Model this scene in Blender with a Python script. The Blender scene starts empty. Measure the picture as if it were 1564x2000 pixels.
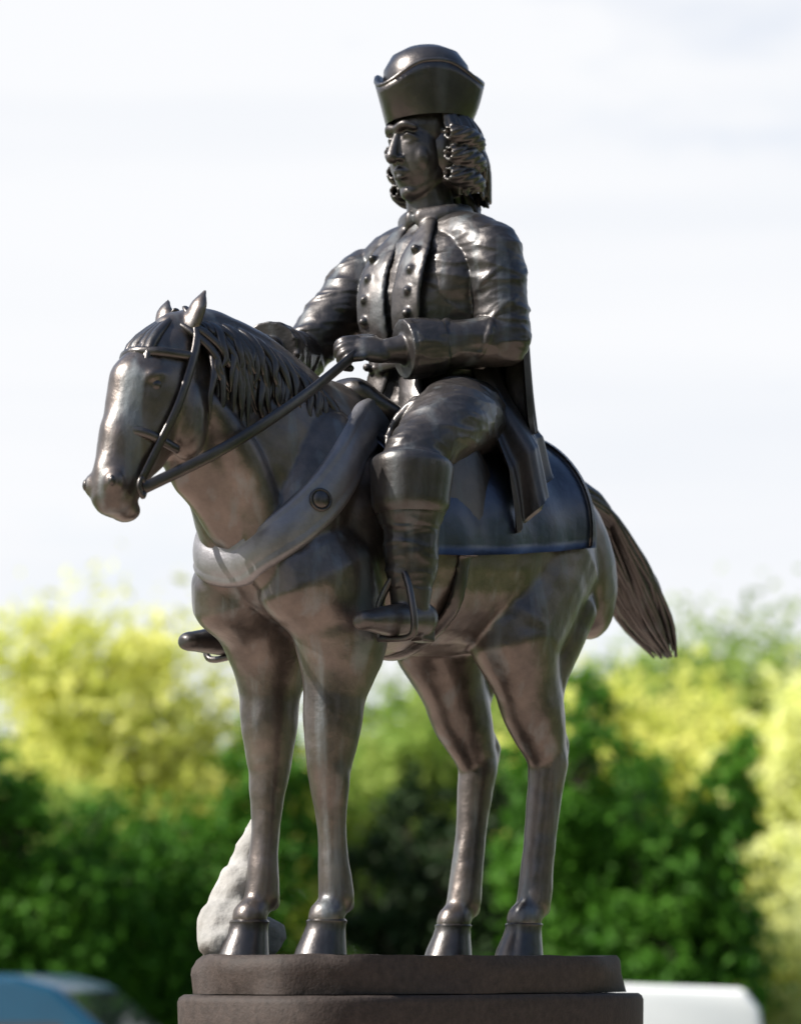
import bpy, bmesh, math, random
from mathutils import Vector, Matrix, Quaternion, noise
R = math.radians
random.seed(7)
SC = bpy.context.scene
COL = SC.collection

# ------------------------------------------------------------------ camera, sky, sun, exposure
cd = bpy.data.cameras.new('camera'); cam = bpy.data.objects.new('camera', cd); COL.objects.link(cam)
cam.location = (0, -8.0, 1.6)
cam.rotation_euler = (R(90 + 9.49), 0, 0)
cd.sensor_fit = 'VERTICAL'; cd.sensor_height = 36.0; cd.sensor_width = 36.0
cd.lens = 96.3
cd.clip_end = 3000
cd.dof.use_dof = True; cd.dof.focus_distance = 7.75; cd.dof.aperture_fstop = 1.7
SC.camera = cam

SUN_EL, SUN_AZ = 43.0, -106.0          # azimuth from +Y (away from the camera), negative = to the left
w = bpy.data.worlds.new('World'); SC.world = w; w.use_nodes = True
nt = w.node_tree; N = nt.nodes; L = nt.links
N.clear()
out = N.new('ShaderNodeOutputWorld'); bg = N.new('ShaderNodeBackground')
sky = N.new('ShaderNodeTexSky'); sky.sky_type = 'NISHITA'; sky.sun_disc = False
sky.sun_elevation = R(SUN_EL); sky.sun_rotation = R(SUN_AZ)
sky.air_density = 1.0; sky.dust_density = 1.2; sky.ozone_density = 1.5
tc = N.new('ShaderNodeTexCoord')
mp = N.new('ShaderNodeMapping'); mp.inputs['Scale'].default_value = (1.0, 1.0, 3.2)
nz = N.new('ShaderNodeTexNoise'); nz.inputs['Scale'].default_value = 2.2; nz.inputs['Detail'].default_value = 7; nz.inputs['Roughness'].default_value = 0.55
rp = N.new('ShaderNodeValToRGB'); rp.color_ramp.elements[0].position = 0.22; rp.color_ramp.elements[1].position = 0.50
mx = N.new('ShaderNodeMix'); mx.data_type = 'RGBA'
mx.inputs['B'].default_value = (8.75, 8.9, 9.2, 1)
L.new(tc.outputs['Generated'], mp.inputs['Vector']); L.new(mp.outputs['Vector'], nz.inputs['Vector'])
sx = N.new('ShaderNodeSeparateXYZ'); L.new(tc.outputs['Generated'], sx.inputs['Vector'])
cl = N.new('ShaderNodeMapRange'); cl.inputs['From Min'].default_value = 0.35; cl.inputs['From Max'].default_value = 0.62
cl.inputs['To Min'].default_value = 0.0; cl.inputs['To Max'].default_value = 0.55; L.new(sx.outputs['Z'], cl.inputs['Value'])
sb = N.new('ShaderNodeMath'); sb.operation = 'SUBTRACT'; L.new(nz.outputs['Fac'], sb.inputs[0]); L.new(cl.outputs['Result'], sb.inputs[1])
L.new(sb.outputs['Value'], rp.inputs['Fac']); L.new(rp.outputs['Color'], mx.inputs['Factor'])
L.new(sky.outputs['Color'], mx.inputs['A'])
mp2 = N.new('ShaderNodeMapping'); mp2.inputs['Scale'].default_value = (0.7, 0.7, 8.0); mp2.inputs['Location'].default_value = (3.1, 0.4, 1.35)
nz2 = N.new('ShaderNodeTexNoise'); nz2.inputs['Scale'].default_value = 2.4; nz2.inputs['Detail'].default_value = 4
L.new(tc.outputs['Generated'], mp2.inputs['Vector']); L.new(mp2.outputs['Vector'], nz2.inputs['Vector'])
r2 = N.new('ShaderNodeMapRange'); r2.inputs['From Min'].default_value = 0.46; r2.inputs['From Max'].default_value = 0.72; r2.inputs['To Max'].default_value = 1.0
L.new(nz2.outputs['Fac'], r2.inputs['Value'])
mx2 = N.new('ShaderNodeMix'); mx2.data_type = 'RGBA'; mx2.inputs['A'].default_value = (4.98, 5.04, 5.18, 1); mx2.inputs['B'].default_value = (4.5, 4.67, 4.96, 1)
L.new(r2.outputs['Result'], mx2.inputs['Factor']); L.new(mx2.outputs['Result'], mx.inputs['B'])
L.new(mx.outputs['Result'], bg.inputs['Color'])
bg.inputs['Strength'].default_value = 0.10
L.new(bg.outputs['Background'], out.inputs['Surface'])

sd = bpy.data.lights.new('sun', 'SUN'); sd.energy = 5.0; sd.angle = R(0.5); sd.color = (1.0, 0.95, 0.86)
sun = bpy.data.objects.new('sun', sd); COL.objects.link(sun)
az = R(SUN_AZ); el = R(SUN_EL)
sdir = Vector((math.sin(az) * math.cos(el), math.cos(az) * math.cos(el), math.sin(el)))
sun.rotation_euler = (-sdir).to_track_quat('-Z', 'Y').to_euler()
SC.view_settings.view_transform = 'Standard'; SC.view_settings.look = 'None'
SC.view_settings.exposure = 0.95; SC.view_settings.gamma = 1.0; SC.view_settings.use_curve_mapping = False

# ------------------------------------------------------------------ helpers
def link(o, parent=None):
    COL.objects.link(o)
    if parent: o.parent = parent
    return o
def tag(o, label=None, cat=None, group=None, kind=None):
    if label: o['label'] = label
    if cat: o['category'] = cat
    if group: o['group'] = group
    if kind: o['kind'] = kind
    return o
def empty(name, loc=(0, 0, 0), rz=0):
    o = bpy.data.objects.new(name, None); o.location = loc; o.rotation_euler = (0, 0, rz); o.empty_display_size = 0.2
    return link(o)

class MB:
    def __init__(s): s.v = []; s.f = []
    def add(s, vs, fs):
        n = len(s.v); s.v += [tuple(v) for v in vs]; s.f += [tuple(i + n for i in f) for f in fs]; return s
    def ball(s, c, r, rot=None, seg=26, rings=16):
        c = Vector(c)
        if not hasattr(r, '__len__'): r = (r, r, r)
        m = rot.to_matrix() if isinstance(rot, Quaternion) else (rot or Matrix.Identity(3))
        vs = [c + m @ Vector((0, 0, r[2]))]
        for i in range(1, rings):
            t = math.pi * i / rings
            for j in range(seg):
                p = 2 * math.pi * j / seg
                vs.append(c + m @ Vector((r[0] * math.sin(t) * math.cos(p), r[1] * math.sin(t) * math.sin(p), r[2] * math.cos(t))))
        vs.append(c + m @ Vector((0, 0, -r[2])))
        fs = [(0, 1 + j, 1 + (j + 1) % seg) for j in range(seg)]
        for i in range(rings - 2):
            a = 1 + i * seg
            for j in range(seg):
                k = (j + 1) % seg
                fs.append((a + j, a + seg + j, a + seg + k, a + k))
        a = 1 + (rings - 2) * seg; e = len(vs) - 1
        fs += [(a + j, e, a + (j + 1) % seg) for j in range(seg)]
        return s.add(vs, fs)
    def ell(s, a, b, ra, rb, up=(0, 1, 0)):
        """ellipsoid whose long axis runs a-b, half widths ra (across 'up' side) and rb"""
        a = Vector(a); b = Vector(b); d = b - a
        z = d.normalized(); x = Vector(up) - z * Vector(up).dot(z); x.normalize(); y = z.cross(x)
        m = Matrix((x, y, z)).transposed()
        return s.ball((a + b) / 2, (ra, rb, d.length / 2), m)
    def limb(s, pts, rad, side=(0, 1, 0), seg=26, sub=8, caps=True, closed_round=True):
        """tapered tube through pts; rad = number or (along side, across)"""
        P = [Vector(p) for p in pts]
        Q = [(r if hasattr(r, '__len__') else (r, r)) for r in rad]
        n = len(P); path = []; rr = []
        for i in range(n - 1):
            p0 = P[max(i - 1, 0)]; p1 = P[i]; p2 = P[i + 1]; p3 = P[min(i + 2, n - 1)]
            for k in range(sub):
                t = k / sub; t2 = t * t; t3 = t2 * t
                path.append(0.5 * ((2 * p1) + (p2 - p0) * t + (2 * p0 - 5 * p1 + 4 * p2 - p3) * t2 + (3 * p1 - p0 - 3 * p2 + p3) * t3))
                u = t * t * (3 - 2 * t)
                rr.append((Q[i][0] * (1 - u) + Q[i + 1][0] * u, Q[i][1] * (1 - u) + Q[i + 1][1] * u))
        path.append(P[-1]); rr.append(Q[-1])
        vs = []; fs = []; sd_ = Vector(side)
        if closed_round:      # rounded ends
            def ext(pa, pb, r):
                d = (pa - pb).normalized(); m = min(r)
                return [(pa + d * m * 0.55, 0.82), (pa + d * m * 0.9, 0.45)]
            e0 = ext(path[0], path[1], rr[0]); e1 = ext(path[-1], path[-2], rr[-1])
            r0 = rr[0]; r1 = rr[-1]
            path = [p for p, k in reversed(e0)] + path + [p for p, k in e1]
            rr = [(r0[0] * k, r0[1] * k) for p, k in reversed(e0)] + rr + [(r1[0] * k, r1[1] * k) for p, k in e1]
        for i, p in enumerate(path):
            t = (path[min(i + 1, len(path) - 1)] - path[max(i - 1, 0)]).normalized()
            x = sd_ - t * sd_.dot(t)
            if x.length < 1e-4: x = t.orthogonal()
            x.normalize(); y = t.cross(x)
            for j in range(seg):
                q = 2 * math.pi * j / seg
                vs.append(p + x * (rr[i][0] * math.cos(q)) + y * (rr[i][1] * math.sin(q)))
        m = len(path)
        for i in range(m - 1):
            for j in range(seg):
                k = (j + 1) % seg
                fs.append((i * seg + j, i * seg + k, (i + 1) * seg + k, (i + 1) * seg + j))
        if caps:
            fs.append(tuple(reversed(range(seg)))); fs.append(tuple((m - 1) * seg + j for j in range(seg)))
        return s.add(vs, fs)
    def box(s, c, d, rot=None):
        c = Vector(c); m = rot or Matrix.Identity(3)
        vs = [c + m @ Vector((x * d[0] / 2, y * d[1] / 2, z * d[2] / 2)) for x in (-1, 1) for y in (-1, 1) for z in (-1, 1)]
        return s.add(vs, [(0, 1, 3, 2), (4, 6, 7, 5), (0, 4, 5, 1), (2, 3, 7, 6), (0, 2, 6, 4), (1, 5, 7, 3)])
    def mesh(s, name):
        me = bpy.data.meshes.new(name); me.from_pydata(s.v, [], s.f); me.update(); return me
    def build(s, name, mat, parent=None, smooth=True):
        me = s.mesh(name); me.materials.append(mat)
        if smooth: me.shade_smooth()
        return link(bpy.data.objects.new(name, me), parent)
    def fused(s, name, mat, parent=None, voxel=0.01, smooth=4, disp=0.0, scale=8.0):
        """one continuous skin over all the volumes added"""
        me = s.mesh(name + '_raw'); o = bpy.data.objects.new(name + '_raw', me); COL.objects.link(o)
        m = o.modifiers.new('r', 'REMESH'); m.mode = 'VOXEL'; m.voxel_size = voxel
        if smooth:
            k = o.modifiers.new('s', 'SMOOTH'); k.factor = 0.5; k.iterations = smooth
        dg = bpy.context.evaluated_depsgraph_get()
        res = bpy.data.meshes.new_from_object(o.evaluated_get(dg))
        bpy.data.objects.remove(o); bpy.data.meshes.remove(me)
        if disp:
            nr = [v.normal.copy() for v in res.vertices]
            for v, n_ in zip(res.vertices, nr):
                p = v.co * scale
                v.co += n_ * disp * (noise.noise(p) + 0.5 * noise.noise(p * 2.3))
        res.name = name
        res.materials.clear(); res.materials.append(mat); res.shade_smooth()
        return link(bpy.data.objects.new(name, res), parent)

def material(name):
    m = bpy.data.materials.new(name); m.use_nodes = True
    return m, m.node_tree.nodes, m.node_tree.links, m.node_tree.nodes['Principled BSDF']
def noisy(name, c0, c1, scale=6, rough=(0.4, 0.6), metallic=0.0, bump=0.0, bscale=60, detail=6, spec=0.5):
    m, n, l, b = material(name)
    t = n.new('ShaderNodeTexCoord'); z = n.new('ShaderNodeTexNoise')
    z.inputs['Scale'].default_value = scale; z.inputs['Detail'].default_value = detail; z.inputs['Roughness'].default_value = 0.65
    l.new(t.outputs['Object'], z.inputs['Vector'])
    r = n.new('ShaderNodeValToRGB'); r.color_ramp.elements[0].position = 0.32; r.color_ramp.elements[1].position = 0.68
    r.color_ramp.elements[0].color = (*c0, 1); r.color_ramp.elements[1].color = (*c1, 1)
    l.new(z.outputs['Fac'], r.inputs['Fac']); l.new(r.outputs['Color'], b.inputs['Base Color'])
    q = n.new('ShaderNodeMapRange'); q.inputs['To Min'].default_value = rough[0]; q.inputs['To Max'].default_value = rough[1]
    l.new(z.outputs['Fac'], q.inputs['Value']); l.new(q.outputs['Result'], b.inputs['Roughness'])
    b.inputs['Metallic'].default_value = metallic; b.inputs['Specular IOR Level'].default_value = spec
    if bump:
        z2 = n.new('ShaderNodeTexNoise'); z2.inputs['Scale'].default_value = bscale; z2.inputs['Detail'].default_value = 5
        l.new(t.outputs['Object'], z2.inputs['Vector'])
        u = n.new('ShaderNodeBump'); u.inputs['Strength'].default_value = bump; u.inputs['Distance'].default_value = 0.01
        l.new(z2.outputs['Fac'], u.inputs['Height']); l.new(u.outputs['Normal'], b.inputs['Normal'])
    return m
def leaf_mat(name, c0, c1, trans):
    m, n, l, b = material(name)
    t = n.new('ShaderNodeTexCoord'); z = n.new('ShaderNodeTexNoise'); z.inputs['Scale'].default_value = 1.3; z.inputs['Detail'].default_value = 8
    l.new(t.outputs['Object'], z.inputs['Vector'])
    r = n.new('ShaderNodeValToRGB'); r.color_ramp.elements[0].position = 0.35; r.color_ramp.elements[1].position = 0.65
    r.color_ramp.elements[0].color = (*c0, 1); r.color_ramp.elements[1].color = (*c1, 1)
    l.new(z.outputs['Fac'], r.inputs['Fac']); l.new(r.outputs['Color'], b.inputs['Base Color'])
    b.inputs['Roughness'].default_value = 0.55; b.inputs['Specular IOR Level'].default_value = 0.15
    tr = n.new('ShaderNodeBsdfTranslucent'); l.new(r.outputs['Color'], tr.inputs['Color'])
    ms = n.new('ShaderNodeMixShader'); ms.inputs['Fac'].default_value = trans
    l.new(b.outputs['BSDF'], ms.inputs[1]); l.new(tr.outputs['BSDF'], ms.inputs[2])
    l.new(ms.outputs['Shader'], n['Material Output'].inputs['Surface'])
    return m


def bronze_mat(name, dark, mid, pat, amount=0.5, metallic=0.80, rough=(0.30, 0.46)):
    """patinated bronze: brown ground, vertical rain streaks of grey green, fine casting grain"""
    m, n, l, b = material(name)
    t = n.new('ShaderNodeTexCoord')
    z = n.new('ShaderNodeTexNoise'); z.inputs['Scale'].default_value = 4.5; z.inputs['Detail'].default_value = 8; z.inputs['Roughness'].default_value = 0.68
    l.new(t.outputs['Object'], z.inputs['Vector'])
    r = n.new('ShaderNodeValToRGB'); r.color_ramp.elements[0].position = 0.34; r.color_ramp.elements[1].position = 0.66
    r.color_ramp.elements[0].color = (*dark, 1); r.color_ramp.elements[1].color = (*mid, 1)
    l.new(z.outputs['Fac'], r.inputs['Fac'])
    mp = n.new('ShaderNodeMapping'); mp.inputs['Scale'].default_value = (17, 17, 1.6); l.new(t.outputs['Object'], mp.inputs['Vector'])
    k = n.new('ShaderNodeTexNoise'); k.inputs['Scale'].default_value = 1.0; k.inputs['Detail'].default_value = 6; l.new(mp.outputs['Vector'], k.inputs['Vector'])
    kr = n.new('ShaderNodeMapRange'); kr.inputs['From Min'].default_value = 0.54; kr.inputs['From Max'].default_value = 0.72
    kr.inputs['To Max'].default_value = amount; l.new(k.outputs['Fac'], kr.inputs['Value'])
    mx = n.new('ShaderNodeMix'); mx.data_type = 'RGBA'; mx.inputs['B'].default_value = (*pat, 1)
    l.new(kr.outputs['Result'], mx.inputs['Factor']); l.new(r.outputs['Color'], mx.inputs['A']); l.new(mx.outputs['Result'], b.inputs['Base Color'])
    q = n.new('ShaderNodeMapRange'); q.inputs['To Min'].default_value = rough[0]; q.inputs['To Max'].default_value = rough[1]
    l.new(z.outputs['Fac'], q.inputs['Value'])
    ad = n.new('ShaderNodeMath'); ad.operation = 'MULTIPLY_ADD'; ad.inputs[1].default_value = 0.3
    l.new(kr.outputs['Result'], ad.inputs[0]); l.new(q.outputs['Result'], ad.inputs[2]); l.new(ad.outputs['Value'], b.inputs['Roughness'])
    b.inputs['Metallic'].default_value = metallic; b.inputs['Specular IOR Level'].default_value = 0.32
    b.inputs['Coat Weight'].default_value = 0.40; b.inputs['Coat Roughness'].default_value = 0.28; b.inputs['Coat IOR'].default_value = 1.55
    g1 = n.new('ShaderNodeTexNoise'); g1.inputs['Scale'].default_value = 26; g1.inputs['Detail'].default_value = 7; g1.inputs['Roughness'].default_value = 0.6
    l.new(t.outputs['Object'], g1.inputs['Vector'])
    u = n.new('ShaderNodeBump'); u.inputs['Strength'].default_value = 0.26; u.inputs['Distance'].default_value = 0.012
    l.new(g1.outputs['Fac'], u.inputs['Height']); l.new(u.outputs['Normal'], b.inputs['Normal'])
    return m
BRONZE = bronze_mat('bronze', (0.048, 0.041, 0.038), (0.135, 0.112, 0.101), (0.17, 0.20, 0.215), 0.6)
BRONZE_DARK = bronze_mat('dark_bronze', (0.028, 0.0255, 0.0255), (0.066, 0.058, 0.056), (0.09, 0.105, 0.11), 0.4)
ROCK = noisy('weathered_rock', (0.16, 0.157, 0.15), (0.32, 0.31, 0.30), scale=9, rough=(0.7, 0.9), bump=0.6, bscale=40)
GRANITE = noisy('dark_granite', (0.022, 0.0165, 0.0145), (0.046, 0.035, 0.031), scale=40, rough=(0.6, 0.8), bump=0.25, bscale=120, spec=0.25)
GRASS = noisy('lawn', (0.05, 0.10, 0.015), (0.11, 0.16, 0.03), scale=3, rough=(0.8, 0.95), bump=0.5, bscale=30, spec=0.2)
PAVE = noisy('warm_gravel', (0.46, 0.355, 0.29), (0.58, 0.46, 0.385), scale=4, rough=(0.8, 0.95), bump=0.5, bscale=90, spec=0.2)
ASPHALT = noisy('asphalt', (0.045, 0.045, 0.047), (0.07, 0.07, 0.07), scale=30, rough=(0.8, 0.95), bump=0.3, bscale=120)
BARK = noisy('bark', (0.05, 0.038, 0.028), (0.11, 0.085, 0.065), scale=9, rough=(0.8, 0.95), bump=0.8, bscale=25)
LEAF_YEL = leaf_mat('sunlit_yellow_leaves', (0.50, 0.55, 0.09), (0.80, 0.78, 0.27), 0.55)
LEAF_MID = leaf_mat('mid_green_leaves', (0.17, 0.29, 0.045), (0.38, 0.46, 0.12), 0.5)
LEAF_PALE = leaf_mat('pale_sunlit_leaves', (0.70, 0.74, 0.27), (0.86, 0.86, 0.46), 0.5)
LEAF_BLACK = leaf_mat('near_black_leaves', (0.010, 0.022, 0.006), (0.022, 0.045, 0.012), 0.12)  # near black leaf colour for the bush between the legs
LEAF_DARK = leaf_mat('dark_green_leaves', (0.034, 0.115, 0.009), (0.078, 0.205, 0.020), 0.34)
WHITE_PAINT = noisy('white_paint', (0.74, 0.75, 0.76), (0.80, 0.80, 0.80), scale=2, rough=(0.22, 0.32))
BRONZE_COAT = bronze_mat('coat_bronze', (0.024, 0.022, 0.0225), (0.068, 0.060, 0.058), (0.11, 0.13, 0.145), 0.5, rough=(0.36, 0.58))
BRONZE_SKY = bronze_mat('sky_tinted_bronze', (0.016, 0.021, 0.036), (0.042, 0.054, 0.090), (0.08, 0.105, 0.15), 0.5)  # blue of the reflected sky put into the saddle cloth's base colour
STREAK_BRONZE = bronze_mat('light_streak_bronze', (0.125, 0.122, 0.132), (0.225, 0.22, 0.236), (0.22, 0.23, 0.24), 0.3, metallic=0.75, rough=(0.42, 0.6))  # pale tone puts the shoulder's streak of light into the band's colour
BLUE_PAINT = noisy('blue_paint', (0.004, 0.042, 0.082), (0.005, 0.050, 0.095), scale=2, rough=(0.2, 0.3))
GLASS_DARK = noisy('window_glass', (0.02, 0.022, 0.025), (0.025, 0.028, 0.03), scale=1, rough=(0.03, 0.05), spec=0.8)
BLACK = noisy('black_rubber', (0.02, 0.02, 0.02), (0.035, 0.035, 0.035), scale=10, rough=(0.6, 0.8))
STEEL = noisy('grey_alloy', (0.4, 0.4, 0.4), (0.5, 0.5, 0.5), scale=5, rough=(0.25, 0.4), metallic=0.9)
LAMP = noisy('lamp_lens', (0.6, 0.6, 0.62), (0.7, 0.7, 0.72), scale=5, rough=(0.05, 0.1))
RED_LENS = noisy('red_lens', (0.3, 0.01, 0.01), (0.4, 0.02, 0.02), scale=5, rough=(0.1, 0.15))

# ------------------------------------------------------------------ ground: a level terrace that falls away behind the statue
LOW = -0.5
def gz(x, y):
    t = max(0.0, min(1.0, (y - 6.0) / 5.0)); return LOW * t * t * (3 - 2 * t)
ys = [-80, -40, -20, 0, 4, 6, 7, 8, 9, 10, 11, 14, 25, 60, 150, 500, 2600]
xs = [-1500, -200, -40, -10, 0, 10, 40, 200, 1500]
g = MB().add([(x, y, gz(x, y)) for y in ys for x in xs],
             [(j * 9 + i, j * 9 + i + 1, j * 9 + 10 + i, j * 9 + 9 + i) for j in range(len(ys) - 1) for i in range(8)])
tag(g.build('lawn', GRASS), kind='structure')
def sheet(name, x0, x1, y0, y1, z, mat):
    return tag(MB().add([(x0, y0, z), (x1, y0, z), (x1, y1, z), (x0, y1, z)], [(0, 1, 2, 3)]).build(name, mat, smooth=False), kind='structure')
ring = [(7.5 * math.cos(k * math.pi / 24), -1.8 + 7.5 * math.sin(k * math.pi / 24), 0.006) for k in range(48)]
tag(MB().add(ring, [tuple(range(48))]).build('gravel_terrace', PAVE, smooth=False), kind='structure')
sheet('road', -80, 80, 11.4, 17.4, LOW + 0.006, ASPHALT)

# ------------------------------------------------------------------ trees and bushes
def leaf_mass(rnd, lobes, count, size, mat, name, twigs=None):
    """leaves spread through overlapping lobes, clustered into clumps with gaps between them"""
    vs = []; fs = []
    vol = lambda q: (q[0] * q[1] * q[2]) ** 0.72
    tot = sum(vol(l[1]) for l in lobes)
    for c, r in lobes:
        n = int(count * vol(r) / tot)
        clumps = []
        for _ in range(max(8, n // 55)):
            d = Vector((rnd.gauss(0, 1), rnd.gauss(0, 1), rnd.gauss(0, 1))).normalized()
            q = rnd.uniform(0.45, 1.0)
            clumps.append((Vector(c) + Vector((d.x * r[0], d.y * r[1], d.z * r[2])) * q, d))
            if twigs is not None and rnd.random() < 0.6:
                e_ = clumps[-1][0]; c_ = Vector(c); twigs.limb([c_ + (e_ - c_) * 0.12 - Vector((0, 0, 0.1 * r[2])), c_ + (e_ - c_) * 0.6, e_ + (e_ - c_) * 0.1], [0.016 * r[2] + .004, 0.010 * r[2] + .003, 0.004], seg=4, sub=2, closed_round=False)
        for i in range(n):
            cc, d = clumps[rnd.randrange(len(clumps))]
            s = min(r) * 0.20
            p = cc + Vector((rnd.gauss(0, s), rnd.gauss(0, s), rnd.gauss(0, s * 0.8)))
            nrm = (d * 0.5 + Vector((rnd.gauss(0, 0.7), rnd.gauss(0, 0.7), rnd.gauss(0.3, 0.6)))).normalized()
            a = nrm.orthogonal().normalized(); a = Quaternion(nrm, rnd.uniform(0, 6.28)) @ a; b = nrm.cross(a)
            k = size * rnd.uniform(0.45, 1.45)
            i0 = len(vs)
            vs += [p - a * k, p + b * k * 0.45 + nrm * k * 0.1, p + a * k, p - b * k * 0.45 + nrm * k * 0.1]
            fs.append((i0, i0 + 1, i0 + 2, i0 + 3))
    me = bpy.data.meshes.new(name); me.from_pydata([tuple(v) for v in vs], [], fs); me.update(); me.materials.append(mat)
    return me
def tree(name, label, cat, loc, h, r, mat, seed, count=9000, size=0.12, trunk_h=0.35, group=None, squash=1.0):
    rnd = random.Random(seed)
    root = empty(name, loc, rnd.uniform(0, 6.28)); tag(root, label, cat, group)
    tb = MB(); top = Vector((rnd.uniform(-.1, .1) * r, rnd.uniform(-.1, .1) * r, h * 0.72))
    tb.limb([(0, 0, -0.1), (0.03 * h * rnd.uniform(-1, 1), 0, h * 0.3), top], [0.032 * h, 0.024 * h, 0.008 * h], seg=10)
    lobes = [(Vector((0, 0, h * (0.5 + trunk_h / 2))), (r * 0.8, r * 0.8, h * (1 - trunk_h) * 0.46))]
    for k in range(7):
        a = k * 2.4 + rnd.uniform(-.4, .4); zz = h * rnd.uniform(trunk_h + 0.1, 0.84)
        fall = 1 - 0.5 * max(0, (zz / h - 0.6) / 0.4)
        e = Vector((math.cos(a) * r * 0.62 * fall, math.sin(a) * r * 0.62 * fall, zz))
        st = Vector((0, 0, h * (trunk_h * 0.7 + 0.03 * k)))
        tb.limb([st, (st + e) / 2 + Vector((0, 0, 0.03 * h)), e], [0.012 * h, 0.008 * h, 0.003 * h], seg=7, sub=4)
        lr = r * rnd.uniform(0.32, 0.5)
        lobes.append((e, (lr, lr, lr * 0.8 * squash)))
    me = leaf_mass(rnd, lobes, count, size, mat, 'crown', tb)
    tb.build('trunk', BARK, root)
    link(bpy.data.objects.new('crown', me), root)
    return root
def bush(name, label, loc, dims, mat, seed, count=9000, size=0.07, group=None):
    rnd = random.Random(seed); rx, ry, h = dims
    root = empty(name, loc, 0); tag(root, label, 'bush', group)
    tb = MB(); lobes = [((0, 0, h * 0.42), (rx * 0.85, ry * 0.85, h * 0.42))]
    for k in range(8):
        a = k * 2.4 + rnd.uniform(-.3, .3)
        e = Vector((math.cos(a) * rx * rnd.uniform(.35, .75), math.sin(a) * ry * rnd.uniform(.35, .75), h * rnd.uniform(0.25, 0.82)))
        tb.limb([(e.x * 0.1, e.y * 0.1, -0.05), (e.x * 0.5, e.y * 0.5, e.z * 0.6), tuple(e)], [0.05, 0.035, 0.012], seg=7, sub=4)
        lr = rnd.uniform(0.26, 0.4)
        lobes.append((e, (rx * lr, ry * lr, h * lr * 0.62)))
    me = leaf_mass(rnd, lobes, count, size, mat, 'foliage', tb)
    tb.build('stem', BARK, root)
    link(bpy.data.objects.new('foliage', me), root)
    return root


GT = 'trees behind the statue'; GB = 'dark bushes behind the statue'
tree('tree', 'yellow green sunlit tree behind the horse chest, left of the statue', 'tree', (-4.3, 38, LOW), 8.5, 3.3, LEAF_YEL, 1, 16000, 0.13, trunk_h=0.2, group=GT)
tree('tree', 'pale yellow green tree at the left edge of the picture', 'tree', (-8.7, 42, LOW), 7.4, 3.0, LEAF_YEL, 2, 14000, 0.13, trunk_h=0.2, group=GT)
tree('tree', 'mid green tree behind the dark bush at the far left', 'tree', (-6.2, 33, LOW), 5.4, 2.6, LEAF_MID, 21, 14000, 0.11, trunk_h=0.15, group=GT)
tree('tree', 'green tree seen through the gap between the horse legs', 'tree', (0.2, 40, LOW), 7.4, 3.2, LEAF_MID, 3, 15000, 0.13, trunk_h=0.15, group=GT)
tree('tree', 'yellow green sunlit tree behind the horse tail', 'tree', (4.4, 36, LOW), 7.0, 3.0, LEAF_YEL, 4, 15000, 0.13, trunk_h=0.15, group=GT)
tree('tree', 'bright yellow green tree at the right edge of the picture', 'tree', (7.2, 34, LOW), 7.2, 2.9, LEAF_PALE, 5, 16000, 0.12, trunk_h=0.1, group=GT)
tree('tree', 'taller pale green tree behind the tail, farthest on the right', 'tree', (8.8, 62, LOW), 11.2, 5.4, LEAF_MID, 6, 32000, 0.18, trunk_h=0.2, group=GT)
tree('tree', 'hazy green tree far back beyond the horse hind legs', 'tree', (2.2, 66, LOW), 10.0, 5.0, LEAF_MID, 7, 12000, 0.2, trunk_h=0.2, group=GT)
tree('tree', 'hazy green tree far back beyond the horse chest', 'tree', (-7.5, 66, LOW), 9.6, 5.2, LEAF_MID, 8, 12000, 0.2, trunk_h=0.2, group=GT)
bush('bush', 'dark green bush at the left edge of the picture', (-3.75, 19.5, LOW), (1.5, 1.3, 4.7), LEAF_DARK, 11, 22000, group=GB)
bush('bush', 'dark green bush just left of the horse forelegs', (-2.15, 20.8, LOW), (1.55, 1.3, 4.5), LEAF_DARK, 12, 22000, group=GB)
bush('bush', 'near black bush seen between the horse legs', (0.62, 21.4, LOW), (1.6, 1.2, 4.5), LEAF_BLACK, 14, 20000, group=GB)
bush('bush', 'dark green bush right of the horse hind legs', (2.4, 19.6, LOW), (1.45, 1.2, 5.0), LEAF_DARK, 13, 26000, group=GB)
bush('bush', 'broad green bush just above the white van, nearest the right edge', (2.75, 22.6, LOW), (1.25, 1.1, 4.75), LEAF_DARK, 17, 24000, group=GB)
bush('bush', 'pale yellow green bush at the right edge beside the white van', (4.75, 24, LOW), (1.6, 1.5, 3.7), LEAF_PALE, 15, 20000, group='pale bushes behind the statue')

tree('tree', 'large tree added to darken the bronze, on the camera side of the statue, out of the picture', 'tree', (14, -13, 0), 9.5, 5.5, LEAF_DARK, 31, 16000, 0.26, trunk_h=0.1)  # five unseen trees added so the bronze has something dark to reflect
tree('tree', 'second large tree added to darken the bronze, on the camera side of the statue, out of the picture', 'tree', (5, -22, 0), 14, 6.5, LEAF_DARK, 32, 16000, 0.28, trunk_h=0.1)
tree('tree', 'third large tree added to darken the bronze, on the camera side, beyond the terrace and out of the picture', 'tree', (20, -3, 0), 9.5, 5.5, LEAF_DARK, 33, 16000, 0.26, trunk_h=0.1)
tree('tree', 'fourth large tree added to darken the bronze, to the right of the statue, out of the picture', 'tree', (19, 9, 0), 8.5, 5.0, LEAF_DARK, 34, 16000, 0.26, trunk_h=0.1)
tree('tree', 'fifth large tree added to darken the bronze, straight behind the camera', 'tree', (-4, -30, 0), 13, 6.5, LEAF_DARK, 35, 16000, 0.28, trunk_h=0.1)

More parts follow.
